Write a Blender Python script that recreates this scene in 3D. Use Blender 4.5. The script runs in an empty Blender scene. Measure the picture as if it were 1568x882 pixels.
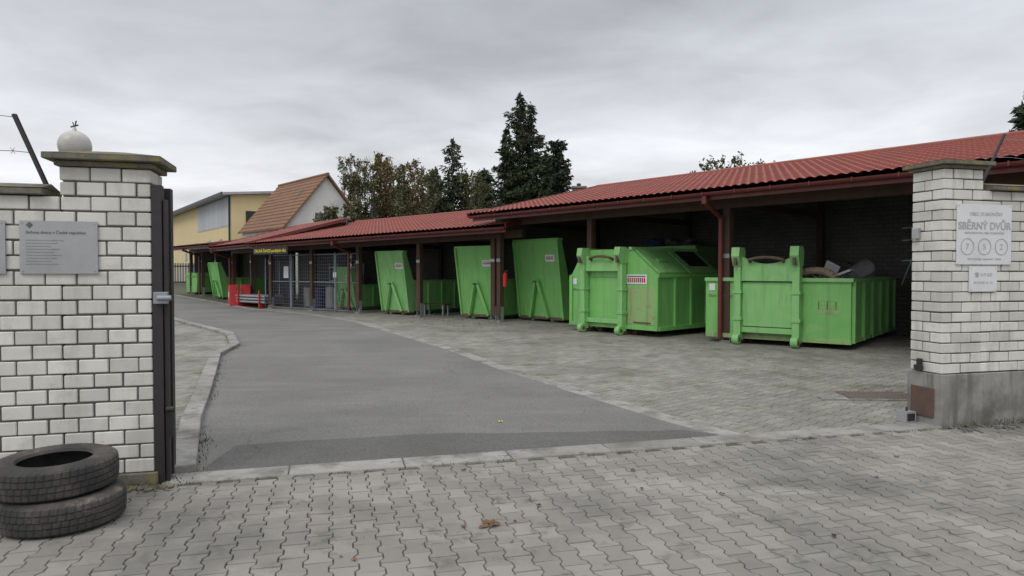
import bpy, bmesh, math, random
import numpy as np
from mathutils import Matrix, Vector, Quaternion
random.seed(7)
R=random.Random(11)
sc=bpy.context.scene
COL=sc.collection
# ------------------------------------------------------------ materials
def nt_new(name):
    m=bpy.data.materials.new(name); m.use_nodes=True
    nt=m.node_tree; b=nt.nodes['Principled BSDF']
    return m,nt,b
def mixc(nt,fac,a,b,mode='MIX'):
    n=nt.nodes.new('ShaderNodeMix'); n.data_type='RGBA'; n.blend_type=mode
    for s,v in ((0,fac),(6,a),(7,b)):
        if isinstance(v,bpy.types.NodeSocket): nt.links.new(v,n.inputs[s])
        else: n.inputs[s].default_value = v if s==0 else (*v,1)
    return n.outputs[2]
def noise(nt,scale,detail=6,rough=.6,vec=None,dist=0):
    n=nt.nodes.new('ShaderNodeTexNoise'); n.inputs['Scale'].default_value=scale
    n.inputs['Detail'].default_value=detail; n.inputs['Roughness'].default_value=rough
    n.inputs['Distortion'].default_value=dist
    if vec is not None: nt.links.new(vec,n.inputs['Vector'])
    return n.outputs['Fac']
def rng_(nt,val,a,b,c=0.,d=1.):
    n=nt.nodes.new('ShaderNodeMapRange'); nt.links.new(val,n.inputs[0])
    for i,v in enumerate((a,b,c,d)): n.inputs[i+1].default_value=v
    return n.outputs[0]
def math_(nt,op,a,b=None):
    n=nt.nodes.new('ShaderNodeMath'); n.operation=op
    for i,v in enumerate((a,b)):
        if v is None: continue
        if isinstance(v,bpy.types.NodeSocket): nt.links.new(v,n.inputs[i])
        else: n.inputs[i].default_value=v
    return n.outputs[0]
def coord(nt,kind='Object',scale=None,rotz=0):
    t=nt.nodes.new('ShaderNodeTexCoord'); o=t.outputs[kind]
    if scale:
        mp=nt.nodes.new('ShaderNodeMapping'); nt.links.new(o,mp.inputs[0]); mp.inputs['Scale'].default_value=scale
        mp.inputs['Rotation'].default_value=(0,0,rotz)
        o=mp.outputs[0]
    return o
def M(name,c1,c2=None,scale=3,rough=.7,bump=0,bscale=60,island=0,metal=0,dirt=None,dscale=2,dlo=.55,dhi=.7,stretch=None,spec=.5,bdist=.01,dirt2=None,d2scale=8,d2lo=.6,d2hi=.66,streak=None,slo=.5,shi=.75,ssc=(7,7,.7)):
    m,nt,b=nt_new(name); v=coord(nt,'Object',stretch)
    if c2 is None: c2=tuple(x*.75 for x in c1)
    c=mixc(nt,rng_(nt,noise(nt,scale,vec=v),.3,.7),c1,c2)
    if island:
        g=nt.nodes.new('ShaderNodeNewGeometry')
        f=rng_(nt,g.outputs['Random Per Island'],0,1,1-island,1+island)
        cc=nt.nodes.new('ShaderNodeCombineColor')
        for i in range(3): nt.links.new(f,cc.inputs[i])
        c=mixc(nt,1.0,c,cc.outputs[0],'MULTIPLY')
    if dirt: c=mixc(nt,rng_(nt,noise(nt,dscale,8,.65,v),dlo,dhi),c,dirt)
    if streak: c=mixc(nt,rng_(nt,noise(nt,1,7,.6,coord(nt,'Object',ssc)),slo,shi),c,streak)
    if dirt2: c=mixc(nt,rng_(nt,noise(nt,d2scale,8,.7,v),d2lo,d2hi),c,dirt2)
    nt.links.new(c,b.inputs['Base Color'])
    r=rng_(nt,noise(nt,scale*3,vec=v),.3,.7,max(0,rough-.1),min(1,rough+.1)); nt.links.new(r,b.inputs['Roughness'])
    b.inputs['Metallic'].default_value=metal; b.inputs['Specular IOR Level'].default_value=spec
    if bump:
        bn=nt.nodes.new('ShaderNodeBump'); bn.inputs['Strength'].default_value=bump; bn.inputs['Distance'].default_value=bdist
        nt.links.new(noise(nt,bscale,8,.7,v),bn.inputs['Height']); nt.links.new(bn.outputs[0],b.inputs['Normal'])
    return m
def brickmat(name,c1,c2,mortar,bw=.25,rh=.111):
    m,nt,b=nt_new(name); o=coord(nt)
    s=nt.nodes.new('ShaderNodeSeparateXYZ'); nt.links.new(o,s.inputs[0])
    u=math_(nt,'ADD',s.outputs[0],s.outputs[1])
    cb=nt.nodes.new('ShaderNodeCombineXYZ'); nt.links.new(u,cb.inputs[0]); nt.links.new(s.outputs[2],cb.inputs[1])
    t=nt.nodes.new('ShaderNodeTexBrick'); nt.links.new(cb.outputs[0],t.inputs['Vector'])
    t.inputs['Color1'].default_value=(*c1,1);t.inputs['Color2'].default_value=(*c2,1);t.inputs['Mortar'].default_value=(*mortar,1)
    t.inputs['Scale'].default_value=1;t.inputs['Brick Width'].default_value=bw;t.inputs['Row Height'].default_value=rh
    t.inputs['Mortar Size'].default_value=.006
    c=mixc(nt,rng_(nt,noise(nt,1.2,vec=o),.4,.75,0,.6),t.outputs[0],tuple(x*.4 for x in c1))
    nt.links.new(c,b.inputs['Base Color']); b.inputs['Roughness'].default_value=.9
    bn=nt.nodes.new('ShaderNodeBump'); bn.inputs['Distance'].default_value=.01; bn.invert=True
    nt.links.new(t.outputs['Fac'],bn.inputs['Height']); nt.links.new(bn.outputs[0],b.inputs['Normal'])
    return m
def asphmat(name,base,lo,hi):
    m,nt,b=nt_new(name); v=coord(nt)
    v2=coord(nt,'Object',(.25,1.6,1),-.26)
    c=mixc(nt,rng_(nt,noise(nt,.45,7,.6,v,.4),.35,.65),lo,base)
    c=mixc(nt,rng_(nt,noise(nt,1.5,7,.65,v2),.5,.75,0,.6),c,hi)
    c=mixc(nt,rng_(nt,noise(nt,2.2,8,.7,v),.53,.75,0,.6),c,tuple(x*.66 for x in base))
    g=noise(nt,38,5,.8,v); c=mixc(nt,rng_(nt,g,.30,.70),mixc(nt,1,c,(.62,.62,.62),'MULTIPLY'),mixc(nt,1,c,(1.32,1.32,1.31),'MULTIPLY'))
    g2=noise(nt,120,3,.8,v); c=mixc(nt,rng_(nt,g2,.56,.66),c,mixc(nt,1,c,(1.6,1.58,1.5),'MULTIPLY'))
    nn=nt.nodes.new('ShaderNodeTexNoise'); nt.links.new(v,nn.inputs[0]); nn.inputs['Scale'].default_value=1.5; nn.inputs['Detail'].default_value=6
    ad=nt.nodes.new('ShaderNodeVectorMath'); ad.operation='MULTIPLY_ADD'; nt.links.new(nn.outputs['Color'],ad.inputs[0]); ad.inputs[1].default_value=(.9,.9,0); nt.links.new(v,ad.inputs[2])
    vo=nt.nodes.new('ShaderNodeTexVoronoi'); vo.feature='DISTANCE_TO_EDGE'; vo.inputs['Scale'].default_value=.28; nt.links.new(ad.outputs[0],vo.inputs['Vector'])
    cm=math_(nt,'MULTIPLY',rng_(nt,vo.outputs['Distance'],.0005,.003,1,0),rng_(nt,noise(nt,.6,2,.5,v),.50,.62,0,.45))
    c=mixc(nt,cm,c,(.05,.048,.043))
    c=mixc(nt,rng_(nt,noise(nt,5.5,9,.8,v),.62,.74,0,.6),c,(.075,.075,.06))
    nt.links.new(c,b.inputs['Base Color']); b.inputs['Roughness'].default_value=.92; b.inputs['Specular IOR Level'].default_value=.3
    bn=nt.nodes.new('ShaderNodeBump'); bn.inputs['Strength'].default_value=.9; bn.inputs['Distance'].default_value=.006
    nt.links.new(g,bn.inputs['Height']); nt.links.new(bn.outputs[0],b.inputs['Normal'])
    return m
GD=dict(rough=.45,bump=.15,bscale=5,dirt2=(.15,.075,.035),d2scale=6,d2lo=.66,d2hi=.73,bdist=.02,streak=(.15,.31,.11),slo=.5,shi=.8)
mGreen=M('green_paint',(.205,.51,.145),(.165,.43,.115),1.1,dirt=(.28,.54,.21),dscale=1.4,dlo=.55,dhi=.8,**GD)
mGreenB=M('green_paint_faded',(.25,.54,.19),(.195,.46,.145),1.3,dirt=(.33,.53,.27),dscale=1.2,dlo=.5,dhi=.8,**GD)
mGreenIn=M('green_paint_worn',(.10,.24,.07),(.14,.14,.09),3,.7,.2,15,dirt=(.12,.07,.04),dscale=3)
mGreenS=M('green_paint_scuffed',(.26,.46,.16),(.30,.36,.17),2.2,.6,.2,12,dirt=(.33,.33,.2),dscale=1.6,dirt2=(.19,.12,.07),d2scale=5,d2lo=.58,d2hi=.68,streak=(.14,.22,.09),slo=.52,shi=.75)
mRust=M('rust_steel',(.14,.085,.055),(.085,.06,.05),8,.85,.3,50)
mBrick=M('white_brick',(.66,.645,.60),(.55,.54,.50),2.5,.85,.35,60,island=.13,dirt=(.38,.37,.33),dscale=3.0,dlo=.5,dhi=.8,bdist=.005,streak=(.40,.39,.35),slo=.52,shi=.8,ssc=(5,5,.9),dirt2=(.24,.23,.20),d2scale=16,d2lo=.66,d2hi=.74)
mMortar=M('mortar',(.10,.095,.085),(.16,.155,.14),20,.95,.5,80)
mCap=M('cap_concrete',(.20,.18,.14),(.10,.095,.075),9,.95,.6,60,dirt=(.22,.19,.08),dscale=6,dlo=.5,dhi=.62,dirt2=(.05,.05,.045),d2scale=14)
mConc=M('concrete',(.32,.31,.29),(.20,.195,.18),3,.9,.5,70,dirt=(.12,.115,.10),dscale=2.6,dlo=.46,dhi=.68,streak=(.13,.125,.11),slo=.5,shi=.7,ssc=(9,9,1))
mKerb=M('kerb_concrete',(.31,.30,.28),(.23,.225,.205),6,.9,.5,90,island=.15,dirt=(.15,.14,.12),dscale=2.2,dlo=.48,dhi=.66,dirt2=(.09,.09,.055),d2scale=7,d2lo=.58,d2hi=.68)
mPaver=M('paver_concrete',(.275,.258,.230),(.205,.195,.175),.9,.88,.4,180,island=.15,dirt=(.125,.12,.11),dscale=.6,dlo=.48,dhi=.68,dirt2=(.11,.105,.085),d2scale=3.2,d2lo=.56,d2hi=.70,bdist=.003,streak=(.32,.305,.275),slo=.55,shi=.7,ssc=(.5,1.1,1))
mPaver2=M('paver_concrete_yard',(.28,.268,.235),(.21,.202,.18),.7,.88,.4,160,island=.16,dirt=(.145,.14,.115),dscale=.5,dlo=.48,dhi=.72,dirt2=(.105,.12,.065),d2scale=1.3,d2lo=.53,d2hi=.70,bdist=.003)
mSand=M('joint_sand',(.11,.105,.075),(.07,.075,.045),2,.95,.5,90,dirt=(.065,.085,.03),dscale=1.5,dlo=.48,dhi=.6)
mAsph=asphmat('asphalt',(.185,.181,.172),(.145,.142,.136),(.225,.22,.207))
mAsph2=asphmat('asphalt_patch',(.13,.127,.122),(.098,.096,.092),(.165,.16,.153))
mRoof=M('red_roof_tile',(.31,.082,.060),(.25,.062,.046),1.0,.5,0,dirt=(.20,.085,.065),dscale=1.3,dlo=.48,dhi=.72,dirt2=(.15,.085,.065),d2scale=6,d2lo=.58,d2hi=.75,spec=.45,island=0)
mGut=M('red_gutter',(.14,.024,.022),(.10,.02,.018),2,.45)
mWood=M('brown_timber',(.085,.043,.026),(.055,.030,.019),3,.7,.2,30,stretch=(1,1,.3))
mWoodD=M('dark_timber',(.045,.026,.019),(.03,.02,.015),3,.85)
mBack=brickmat('shade_darkened_rear_brick',(.115,.115,.11),(.095,.095,.09),(.045,.045,.042))  # pale brick; colour darkened to paint in the shade inside the sheds
mDark=M('dark_steel',(.022,.021,.024),(.035,.027,.028),6,.5,.2,40)
mBlack=M('black_plastic_and_opening',(.015,.015,.016),(.02,.02,.02),6,.5)
mGalv=M('galvanised_steel',(.38,.40,.42),(.27,.29,.31),8,.45,metal=.5)
mWire=M('fence_wire',(.24,.26,.29),(.18,.20,.22),8,.5,metal=.3)
mBlueSt=M('blue_grey_frame',(.17,.20,.25),(.13,.16,.20),4,.5)
mWhite=M('white_plate',(.72,.73,.74),(.60,.61,.62),3,.4)
mGreyPl=M('grey_plate',(.42,.42,.43),(.33,.33,.34),3,.35,metal=.3)
mTxt=M('grey_lettering',(.12,.12,.13),(.10,.10,.11),3,.6)
mTxtL=M('faded_lettering',(.42,.42,.43),(.36,.36,.38),3,.6)
mYel=M('yellow_paint',(.75,.60,.05),(.7,.55,.05),3,.6)
mRed=M('red_paint',(.50,.02,.018),(.4,.02,.018),3,.45)
mBlue=M('blue_plastic',(.035,.06,.14),(.03,.05,.11),3,.5)
mTyre=M('tyre_rubber',(.027,.027,.027),(.055,.052,.048),5,.8,.5,60,dirt=(.12,.10,.085),dscale=3.2,dlo=.47,dhi=.75,dirt2=(.20,.17,.135),d2scale=5,d2lo=.60,d2hi=.70)
mGlobe=M('lamp_globe',(.50,.49,.46),(.40,.39,.36),8,.35,dirt=(.33,.32,.28),dscale=5)
mSpruce=M('spruce_needles',(.022,.042,.018),(.045,.066,.024),1,.8,island=.55)
mThuja=M('thuja_foliage',(.016,.032,.014),(.03,.05,.02),1,.8,island=.5)
mLeafO=M('autumn_foliage',(.13,.11,.04),(.17,.105,.04),.6,.8,island=.5)
mLeafG=M('olive_foliage',(.07,.08,.03),(.11,.105,.04),.6,.8,island=.5)
mLeafD=M('hedge_foliage',(.035,.050,.022),(.080,.082,.035),.5,.8,island=.6)
mBark=M('bark',(.15,.13,.115),(.09,.075,.065),6,.9)
mBrownLeaf=M('dry_leaf',(.20,.09,.035),(.10,.05,.025),30,.8,island=.4)
mYwall=M('yellow_render',(.72,.59,.33),(.65,.53,.30),1,.9)
mWwall=M('white_render',(.74,.73,.69),(.64,.63,.60),1,.9)
mCorr=M('corrugated_sheet',(.58,.60,.62),(.45,.47,.49),1,.6,stretch=(1,1,.1))
mTileO=M('brown_roof_tile',(.24,.125,.07),(.17,.09,.055),1.5,.8,.3,12,dirt=(.13,.085,.055),dscale=1)
mGlass=M('dark_glass',(.03,.035,.04),(.05,.055,.06),1,.15)
mGrass=M('weed_leaf',(.07,.10,.03),(.10,.10,.04),3,.8,island=.4)
mBeige=M('worn_fabric',(.36,.29,.20),(.25,.19,.13),5,.9,.4,30)
mBag=M('bin_bag',(.05,.05,.055),(.09,.085,.08),5,.4,.5,9)

# ------------------------------------------------------------ mesh builder
class MB:
    def __init__(s): s.v=[];s.f=[];s.mi=[];s.mats=[];s.T=None
    def m(s,mat):
        if mat not in s.mats: s.mats.append(mat)
        return s.mats.index(mat)
    def add(s,vs,fs,mat):
        o=len(s.v); i=s.m(mat)
        if s.T is not None: vs=[tuple(s.T@Vector(p)) for p in vs]
        s.v.extend([tuple(p) for p in vs]); s.f.extend([[o+k for k in f] for f in fs]); s.mi.extend([i]*len(fs))
    def box(s,x0,x1,y0,y1,z0,z1,mat,rot=None):
        vs=[(x,y,z) for z in (z0,z1) for y in (y0,y1) for x in (x0,x1)]
        if rot is not None:
            c=Vector(((x0+x1)/2,(y0+y1)/2,(z0+z1)/2)); vs=[tuple(rot@(Vector(p)-c)+c) for p in vs]
        s.add(vs,[(0,2,3,1),(4,5,7,6),(0,1,5,4),(2,6,7,3),(0,4,6,2),(1,3,7,5)],mat)
    def prism(s,prof,x0,x1,mat):
        n=len(prof); vs=[(x0,y,z) for y,z in prof]+[(x1,y,z) for y,z in prof]
        fs=[tuple(range(n))[::-1],tuple(range(n,2*n))]+[(i,(i+1)%n,n+(i+1)%n,n+i) for i in range(n)]
        s.add(vs,fs,mat)
    def prismy(s,prof,y0,y1,mat):
        n=len(prof); vs=[(x,y0,z) for x,z in prof]+[(x,y1,z) for x,z in prof]
        fs=[tuple(range(n)),tuple(range(n,2*n))[::-1]]+[(i,n+i,n+(i+1)%n,(i+1)%n) for i in range(n)]
        s.add(vs,fs,mat)
    def cyl(s,p0,p1,r0,mat,r1=None,n=10,cap=True):
        p0=Vector(p0);p1=Vector(p1); r1=r0 if r1 is None else r1
        d=(p1-p0).normalized(); a=d.orthogonal().normalized(); b=d.cross(a)
        vs=[];
        for p,r in ((p0,r0),(p1,r1)):
            for i in range(n):
                t=2*math.pi*i/n; vs.append(p+a*math.cos(t)*r+b*math.sin(t)*r)
        fs=[(i,(i+1)%n,n+(i+1)%n,n+i) for i in range(n)]
        if cap: fs+= [tuple(range(n))[::-1],tuple(range(n,2*n))]
        s.add(vs,fs,mat)
    def beam(s,p0,p1,w,h,mat):
        p0=Vector(p0);p1=Vector(p1); d=(p1-p0).normalized()
        up=Vector((0,0,1)) if abs(d.z)<.95 else Vector((0,1,0))
        a=d.cross(up).normalized()*w/2; b=a.cross(d).normalized()*h/2
        vs=[p+sa*a+sb*b for p in (p0,p1) for sa,sb in ((-1,-1),(1,-1),(1,1),(-1,1))]
        s.add(vs,[(0,1,2,3)[::-1],(4,5,6,7),(0,1,5,4),(1,2,6,5),(2,3,7,6),(3,0,4,7)],mat)
    def obj(s,name,mw=None,bevel=0,smooth=False,parent=None):
        me=bpy.data.meshes.new(name); me.from_pydata(s.v,[],s.f)
        for m in s.mats: me.materials.append(m)
        me.polygons.foreach_set('material_index',s.mi)
        if smooth: me.polygons.foreach_set('use_smooth',[True]*len(s.f))
        me.update()
        bm=bmesh.new(); bm.from_mesh(me); 
        if len(s.f)<20000: bmesh.ops.recalc_face_normals(bm,faces=bm.faces)
        bm.to_mesh(me); bm.free()
        o=bpy.data.objects.new(name,me); COL.objects.link(o)
        if mw is not None: o.matrix_world=mw
        if bevel:
            b=o.modifiers.new('b','BEVEL'); b.width=bevel; b.segments=1; b.limit_method='ANGLE'; b.angle_limit=.7
        if parent is not None:
            o.parent=parent
        return o
def frame(px,py,ux,uy,z=0):
    l=math.hypot(ux,uy); ux/=l; uy/=l
    return Matrix(((ux,-uy,0,px),(uy,ux,0,py),(0,0,1,z),(0,0,0,1)))
def empty(name,mw):
    e=bpy.data.objects.new(name,None); COL.objects.link(e); e.matrix_world=mw; return e
def text(body,size,loc,mat,parent,name='lettering',rot=(math.pi/2,0,0),align='CENTER',bold=0):
    c=bpy.data.curves.new(name,'FONT'); c.body=body; c.size=size; c.align_x=align; c.extrude=.0008; c.offset=bold
    c.materials.append(mat); o=bpy.data.objects.new(name,c); COL.objects.link(o)
    o.parent=parent; o.location=loc; o.rotation_euler=rot; return o
# ------------------------------------------------------------ ground height
def gz(y): return 0 if y<30 else min(.6,(y-30)*.02)
def sheet(name,poly,z,mat,cuts=(30,60)):
    bm=bmesh.new(); vs=[bm.verts.new((x,y,0)) for x,y in poly]; f=bm.faces.new(vs)
    if f.normal.z<0: bmesh.ops.reverse_faces(bm,faces=[f])
    bmesh.ops.triangulate(bm,faces=bm.faces[:])
    for c in cuts:
        bmesh.ops.bisect_plane(bm,geom=bm.verts[:]+bm.edges[:]+bm.faces[:],plane_co=(0,c,0),plane_no=(0,1,0))
    for v in bm.verts: v.co.z=z+gz(v.co.y)
    bmesh.ops.recalc_face_normals(bm,faces=bm.faces)
    me=bpy.data.meshes.new(name); bm.to_mesh(me); bm.free()
    if me.polygons[0].normal.z<0: me.flip_normals()
    me.materials.append(mat); o=bpy.data.objects.new(name,me); COL.objects.link(o); return o
def inpoly(x,y,P):
    c=False; n=len(P); j=n-1
    for i in range(n):
        xi,yi=P[i];xj,yj=P[j]
        if (yi>y)!=(yj>y) and x<(xj-xi)*(y-yi)/(yj-yi)+xi: c=not c
        j=i
    return c
def pavers(name,poly,org,dy,mat):
    dyx,dyy=dy; l=math.hypot(*dy); dyx/=l;dyy/=l; dxx,dxy=dyy,-dyx
    L=.2;p=.14;W=.0815;N=.0575;g=.0016
    def outl(ins):
        ys=[g+ins,.035,.065,.135,.165,L-g-ins]; hw=[W-g,W-g,N-g,N-g,W-g,W-g]
        r=[(h-ins,y-L/2) for h,y in zip(hw,ys)]; lft=[(-x,y) for x,y in r[::-1]]
        return r+lft
    tin=outl(.0035); tout=outl(0)
    T=np.array([(x,y,0) for x,y in tin]+[(x,y,-.011) for x,y in tout])
    F=[list(range(12))]+[[i,12+i,12+(i+1)%12,(i+1)%12] for i in range(12)]
    loc=[((x-org[0])*dxx+(y-org[1])*dxy,(x-org[0])*dyx+(y-org[1])*dyy) for x,y in poly]
    a0=min(q[0] for q in loc);a1=max(q[0] for q in loc);b0=min(q[1] for q in loc);b1=max(q[1] for q in loc)
    cs=[]
    for k in range(int(a0/p)-1,int(a1/p)+2):
        for j in range(int(b0/L)-1,int(b1/L)+2):
            a=k*p; b=j*L+(L/2 if k%2 else 0)
            if inpoly(a,b,loc): cs.append((a,b))
    rs=np.random.RandomState(5); cs=np.array(cs); n=len(cs)
    V=np.repeat(T[None],n,0)
    tx=rs.normal(0,.012,n);ty=rs.normal(0,.012,n)
    V[:,:,2]+=rs.normal(0,.0012,n)[:,None]+V[:,:,0]*tx[:,None]+V[:,:,1]*ty[:,None]
    V[:,:,0]+=cs[:,0,None]+rs.normal(0,.0007,n)[:,None];V[:,:,1]+=cs[:,1,None]+rs.normal(0,.0012,n)[:,None]
    X=org[0]+V[:,:,0]*dxx+V[:,:,1]*dyx; Y=org[1]+V[:,:,0]*dxy+V[:,:,1]*dyy
    Z=V[:,:,2]+np.clip((Y-30)*.02,0,.6)+.004*np.sin(X*1.1+.4)*np.sin(Y*.9)
    P=np.stack([X,Y,Z],-1).reshape(-1,3)
    fs=[]
    for i in range(n):
        o=24*i
        for f in F: fs.append([o+k for k in f])
    me=bpy.data.meshes.new(name); me.from_pydata(P.tolist(),[],fs); me.materials.append(mat); me.update()
    o=bpy.data.objects.new(name,me); COL.objects.link(o); print(name,n); return o
def kerb(name,pts,w,top,mat,seg=1.0,bot=-.03):
    mb=MB(); rr=random.Random(3)
    for (x0,y0),(x1,y1) in zip(pts[:-1],pts[1:]):
        L=math.hypot(x1-x0,y1-y0); n=max(1,round(L/seg)); ux,uy=(x1-x0)/L,(y1-y0)/L; nx,ny=-uy,ux
        for i in range(n):
            a=L*i/n+.004; b=L*(i+1)/n-.004; q=[]
            off=rr.uniform(-.006,.006); dz=rr.uniform(-.002,.003)
            for zz in (bot,top+dz):
                for t,s in ((a,-1),(b,-1),(b,1),(a,1)):
                    X=x0+ux*t+nx*(s*w/2+off);Y=y0+uy*t+ny*(s*w/2+off); q.append((X,Y,zz+gz(Y)))
            mb.add(q,[(3,2,1,0),(4,5,6,7),(0,1,5,4),(1,2,6,5),(2,3,7,6),(3,0,4,7)],mat)
    return mb.obj(name,bevel=.008)
GX,GY=(.9664,.2571),(-.2571,.9664); G0=(4.53,7.18)
def G(t,m): return (G0[0]+t*GX[0]+m*GY[0], G0[1]+t*GX[1]+m*GY[1])
MG=frame(G0[0],G0[1],*GX)
sheet('ground',[(-500,-60),(500,-60),(500,900),(-500,900)],-.0125,mSand)
rstrip=[G(-2.3,.12),(1.81,7.45),(.79,9.58),(-.04,11.3),(-1.29,14.4),(-3.26,18.5),(-5.1,22.3),(-7.7,26.0),(-11.2,29.6),(-16.5,36.3),(-22,43.2)]
lstrip=[G(-7.4,.25),(-3.47,7.34),(-4.66,10.45),(-5.75,13.2),(-6.1,15.0),(-7.3,17.6),(-11.9,23.6),(-17,29)]
asph=[G(-7.4,.1)]+[G(-2.3,.1)]+rstrip[1:]+[(-27,52),(-45,70),(-60,60),(-40,42)]+lstrip[::-1][:-1]
sheet('asphalt_driveway',asph,.003,mAsph)
qq=random.Random(2); top=[]
for i in range(30):
    t=-2.7-4.4*i/29; m=.55+.55*min(1,(i/29)*1.6)+qq.uniform(-.02,.02); top.append(G(t,m))
sheet('asphalt_patch',[G(-7.3,.12),G(-2.3,.12)]+top,.007,mAsph2)
pavers('foreground_block_paving',[G(-13,-6),G(7,-6),G(7,.0),G(-13,.0)],G0,GY,mPaver)
S1u=(.651,-.759);S1n=(.759,.651);P1=(-1.2,21.5)
def S1(s,n): return (P1[0]+s*S1u[0]+n*S1n[0],P1[1]+s*S1u[1]+n*S1n[1])
yard=rstrip[:9]+[(-7.5,33.5),(2.6,26.6),S1(16,6.1),G(5.2,.25),G(-2.2,.25)]
pavers('yard_block_paving',yard,P1,S1n,mPaver2)
pavers('side_block_paving',lstrip[:7]+[(-12.5,20),(-8,9),G(-9,.5)],(0,0),(.3,1),mPaver2)
kerb('gate_threshold',[G(-7.5,.10),G(0,.10)],.27,.012,mKerb,1.0)
kerb('drive_edge_strip',rstrip,.24,.010,mKerb,1.0)
kerb('kerb',lstrip,.2,.07,mKerb,.95)
# ------------------------------------------------------------ walls
def bricks(mb,x0,x1,z0,nc,ch,bl,depth,mcore=.015,skipfirst=0,ext=False):
    rr=random.Random(9); n=round((x1-x0)/bl); bl=(x1-x0)/n; g=.0062
    mb.box(x0+mcore,x1-(.003 if ext else mcore),mcore,depth-mcore,z0+.002,z0+nc*ch-.002,mMortar)
    for r in range(nc):
        za=z0+r*ch+g; zb=z0+(r+1)*ch-g
        odd=r%2==1
        xs=[x0+i*bl for i in range(n+1)] if not odd else [x0]+[x0+(i+.5)*bl for i in range(n)]+[x1]
        if odd and ext: xs[-1]=x1+bl/2
        if odd and r<skipfirst: xs=xs[1:]
        xs=[xs[0]]+[x+rr.uniform(-.005,.005) for x in xs[1:-1]]+[xs[-1]]
        dsp=.62*depth if r%2==0 else .38*depth
        for i,(a,b) in enumerate(zip(xs[:-1],xs[1:])):
            for y0,y1 in ((0,dsp),(dsp,depth)):
                j=lambda:rr.uniform(-.0028,.0028)
                gl=g if (i>0 or (odd and r<skipfirst)) else (g if skipfirst and r<skipfirst else 0)
                gr=g if (i<len(xs)-2 or ext) else 0
                mb.box(a+gl+j(),b-gr+j(),y0+(g if y0 else 0)+j(),y1-(g if y1<depth else 0),za+j(),zb+j(),mBrick)
def cap(mb,x0,x1,y0,y1,z,h,peak,mat):
    mb.box(x0,x1,y0,y1,z,z+h,mat)
    cx,cy=(x0+x1)/2,(y0+y1)/2; a=.25
    vs=[(x0,y0,z+h),(x1,y0,z+h),(x1,y1,z+h),(x0,y1,z+h)]+[(cx+(x-cx)*a,cy+(y-cy)*a,z+h+peak) for x,y in ((x0,y0),(x1,y0),(x1,y1),(x0,y1))]
    mb.add(vs,[(4,5,6,7),(0,1,5,4),(1,2,6,5),(2,3,7,6),(3,0,4,7)],mat)
mb=MB(); bricks(mb,-8.16,-7.55,.10,21,.111,.2033,.40,skipfirst=19)
mb.box(-8.2,-7.52,-.03,.42,-.05,.10,mCap)
mb.box(-8.19,-7.52,-.03,.43,2.431,2.47,mCap)
cap(mb,-8.25,-7.46,-.09,.49,2.473,.045,.05,mCap)
mb.obj('gate_pillar',MG,bevel=.006)
mb=MB(); bricks(mb,-8.16-20*.2033,-8.16,.10,19,.111,.2033,.30,ext=True)
mb.box(-12.2,-8.21,-.02,.32,-.05,.10,mCap)
mb.box(-12.2,-8.26,-.05,.35,2.212,2.26,mCap)
mb.prism([(-.06,2.262),(.36,2.262),(.15,2.31)],-12.2,-8.26,mCap)
mb.obj('brick_wall',MG,bevel=.006)
mb=MB(); bricks(mb,0,.52,.56,20,.1085,.26,.40)
mb.box(-.02,.54,-.025,.42,-.05,.555,mConc)
mb.box(-.032,-.021,.06,.36,.08,.40,mRust)
mb.box(-.03,.55,-.03,.43,2.732,2.765,mCap)
cap(mb,-.07,.60,-.08,.48,2.767,.045,.035,mCap)
mb.cyl((-.03,.25,.62),(-.03,.25,.70),.03,mBlack); mb.box(-.06,-.022,.2,.3,.58,.63,mBlack)
mb.box(-.05,-.003,.28,.36,2.0,2.12,mGreyPl)
mb.obj('gate_pillar',MG,bevel=.006)
mb=MB(); bricks(mb,.523,6.0,.56,18,.1085,.26,.30)
mb.box(.545,6,-.015,.31,-.05,.555,mConc)
mb.box(.605,6,-.06,.36,2.515,2.56,mCap); mb.prism([(-.07,2.562),(.37,2.562),(.15,2.61)],.605,6,mCap)
mb.obj('brick_wall',MG,bevel=.006)
mb=MB(); mb.beam((.67,.15,2.6),(.98,.15,3.16),.022,.022,mDark)
for z,t in ((3.1,.95),(2.9,.84)):
    pts=[(t+i*.25,.15,z+.01*math.sin(i*1.9)) for i in range(18)]
    for a,b in zip(pts[:-1],pts[1:]): mb.cyl(a,b,.002,mGalv,n=4,cap=False)
mb.obj('barbed_wire_fence',MG)
# metal gate post
mb=MB()
mb.box(-7.548,-7.475,.0,.09,.0,2.31,mDark); mb.box(-7.545,-7.50,.095,.22,.05,2.28,mRust); mb.box(-7.548,-7.455,.225,.31,.0,2.31,mDark)
mb.box(-7.47,-7.44,.02,.07,.02,2.2,mDark)
mb.box(-7.53,-7.43,-.05,-.002,1.40,1.49,mGalv); mb.cyl((-7.5,-.06,1.445),(-7.40,-.06,1.445),.02,mGalv)
mb.cyl((-7.42,.0,.36),(-7.42,.0,.60),.013,mBlack); mb.cyl((-7.46,.0,.58),(-7.40,0,.58),.022,mBlack)
mb.obj('gate_post',MG,bevel=.003)
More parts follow.
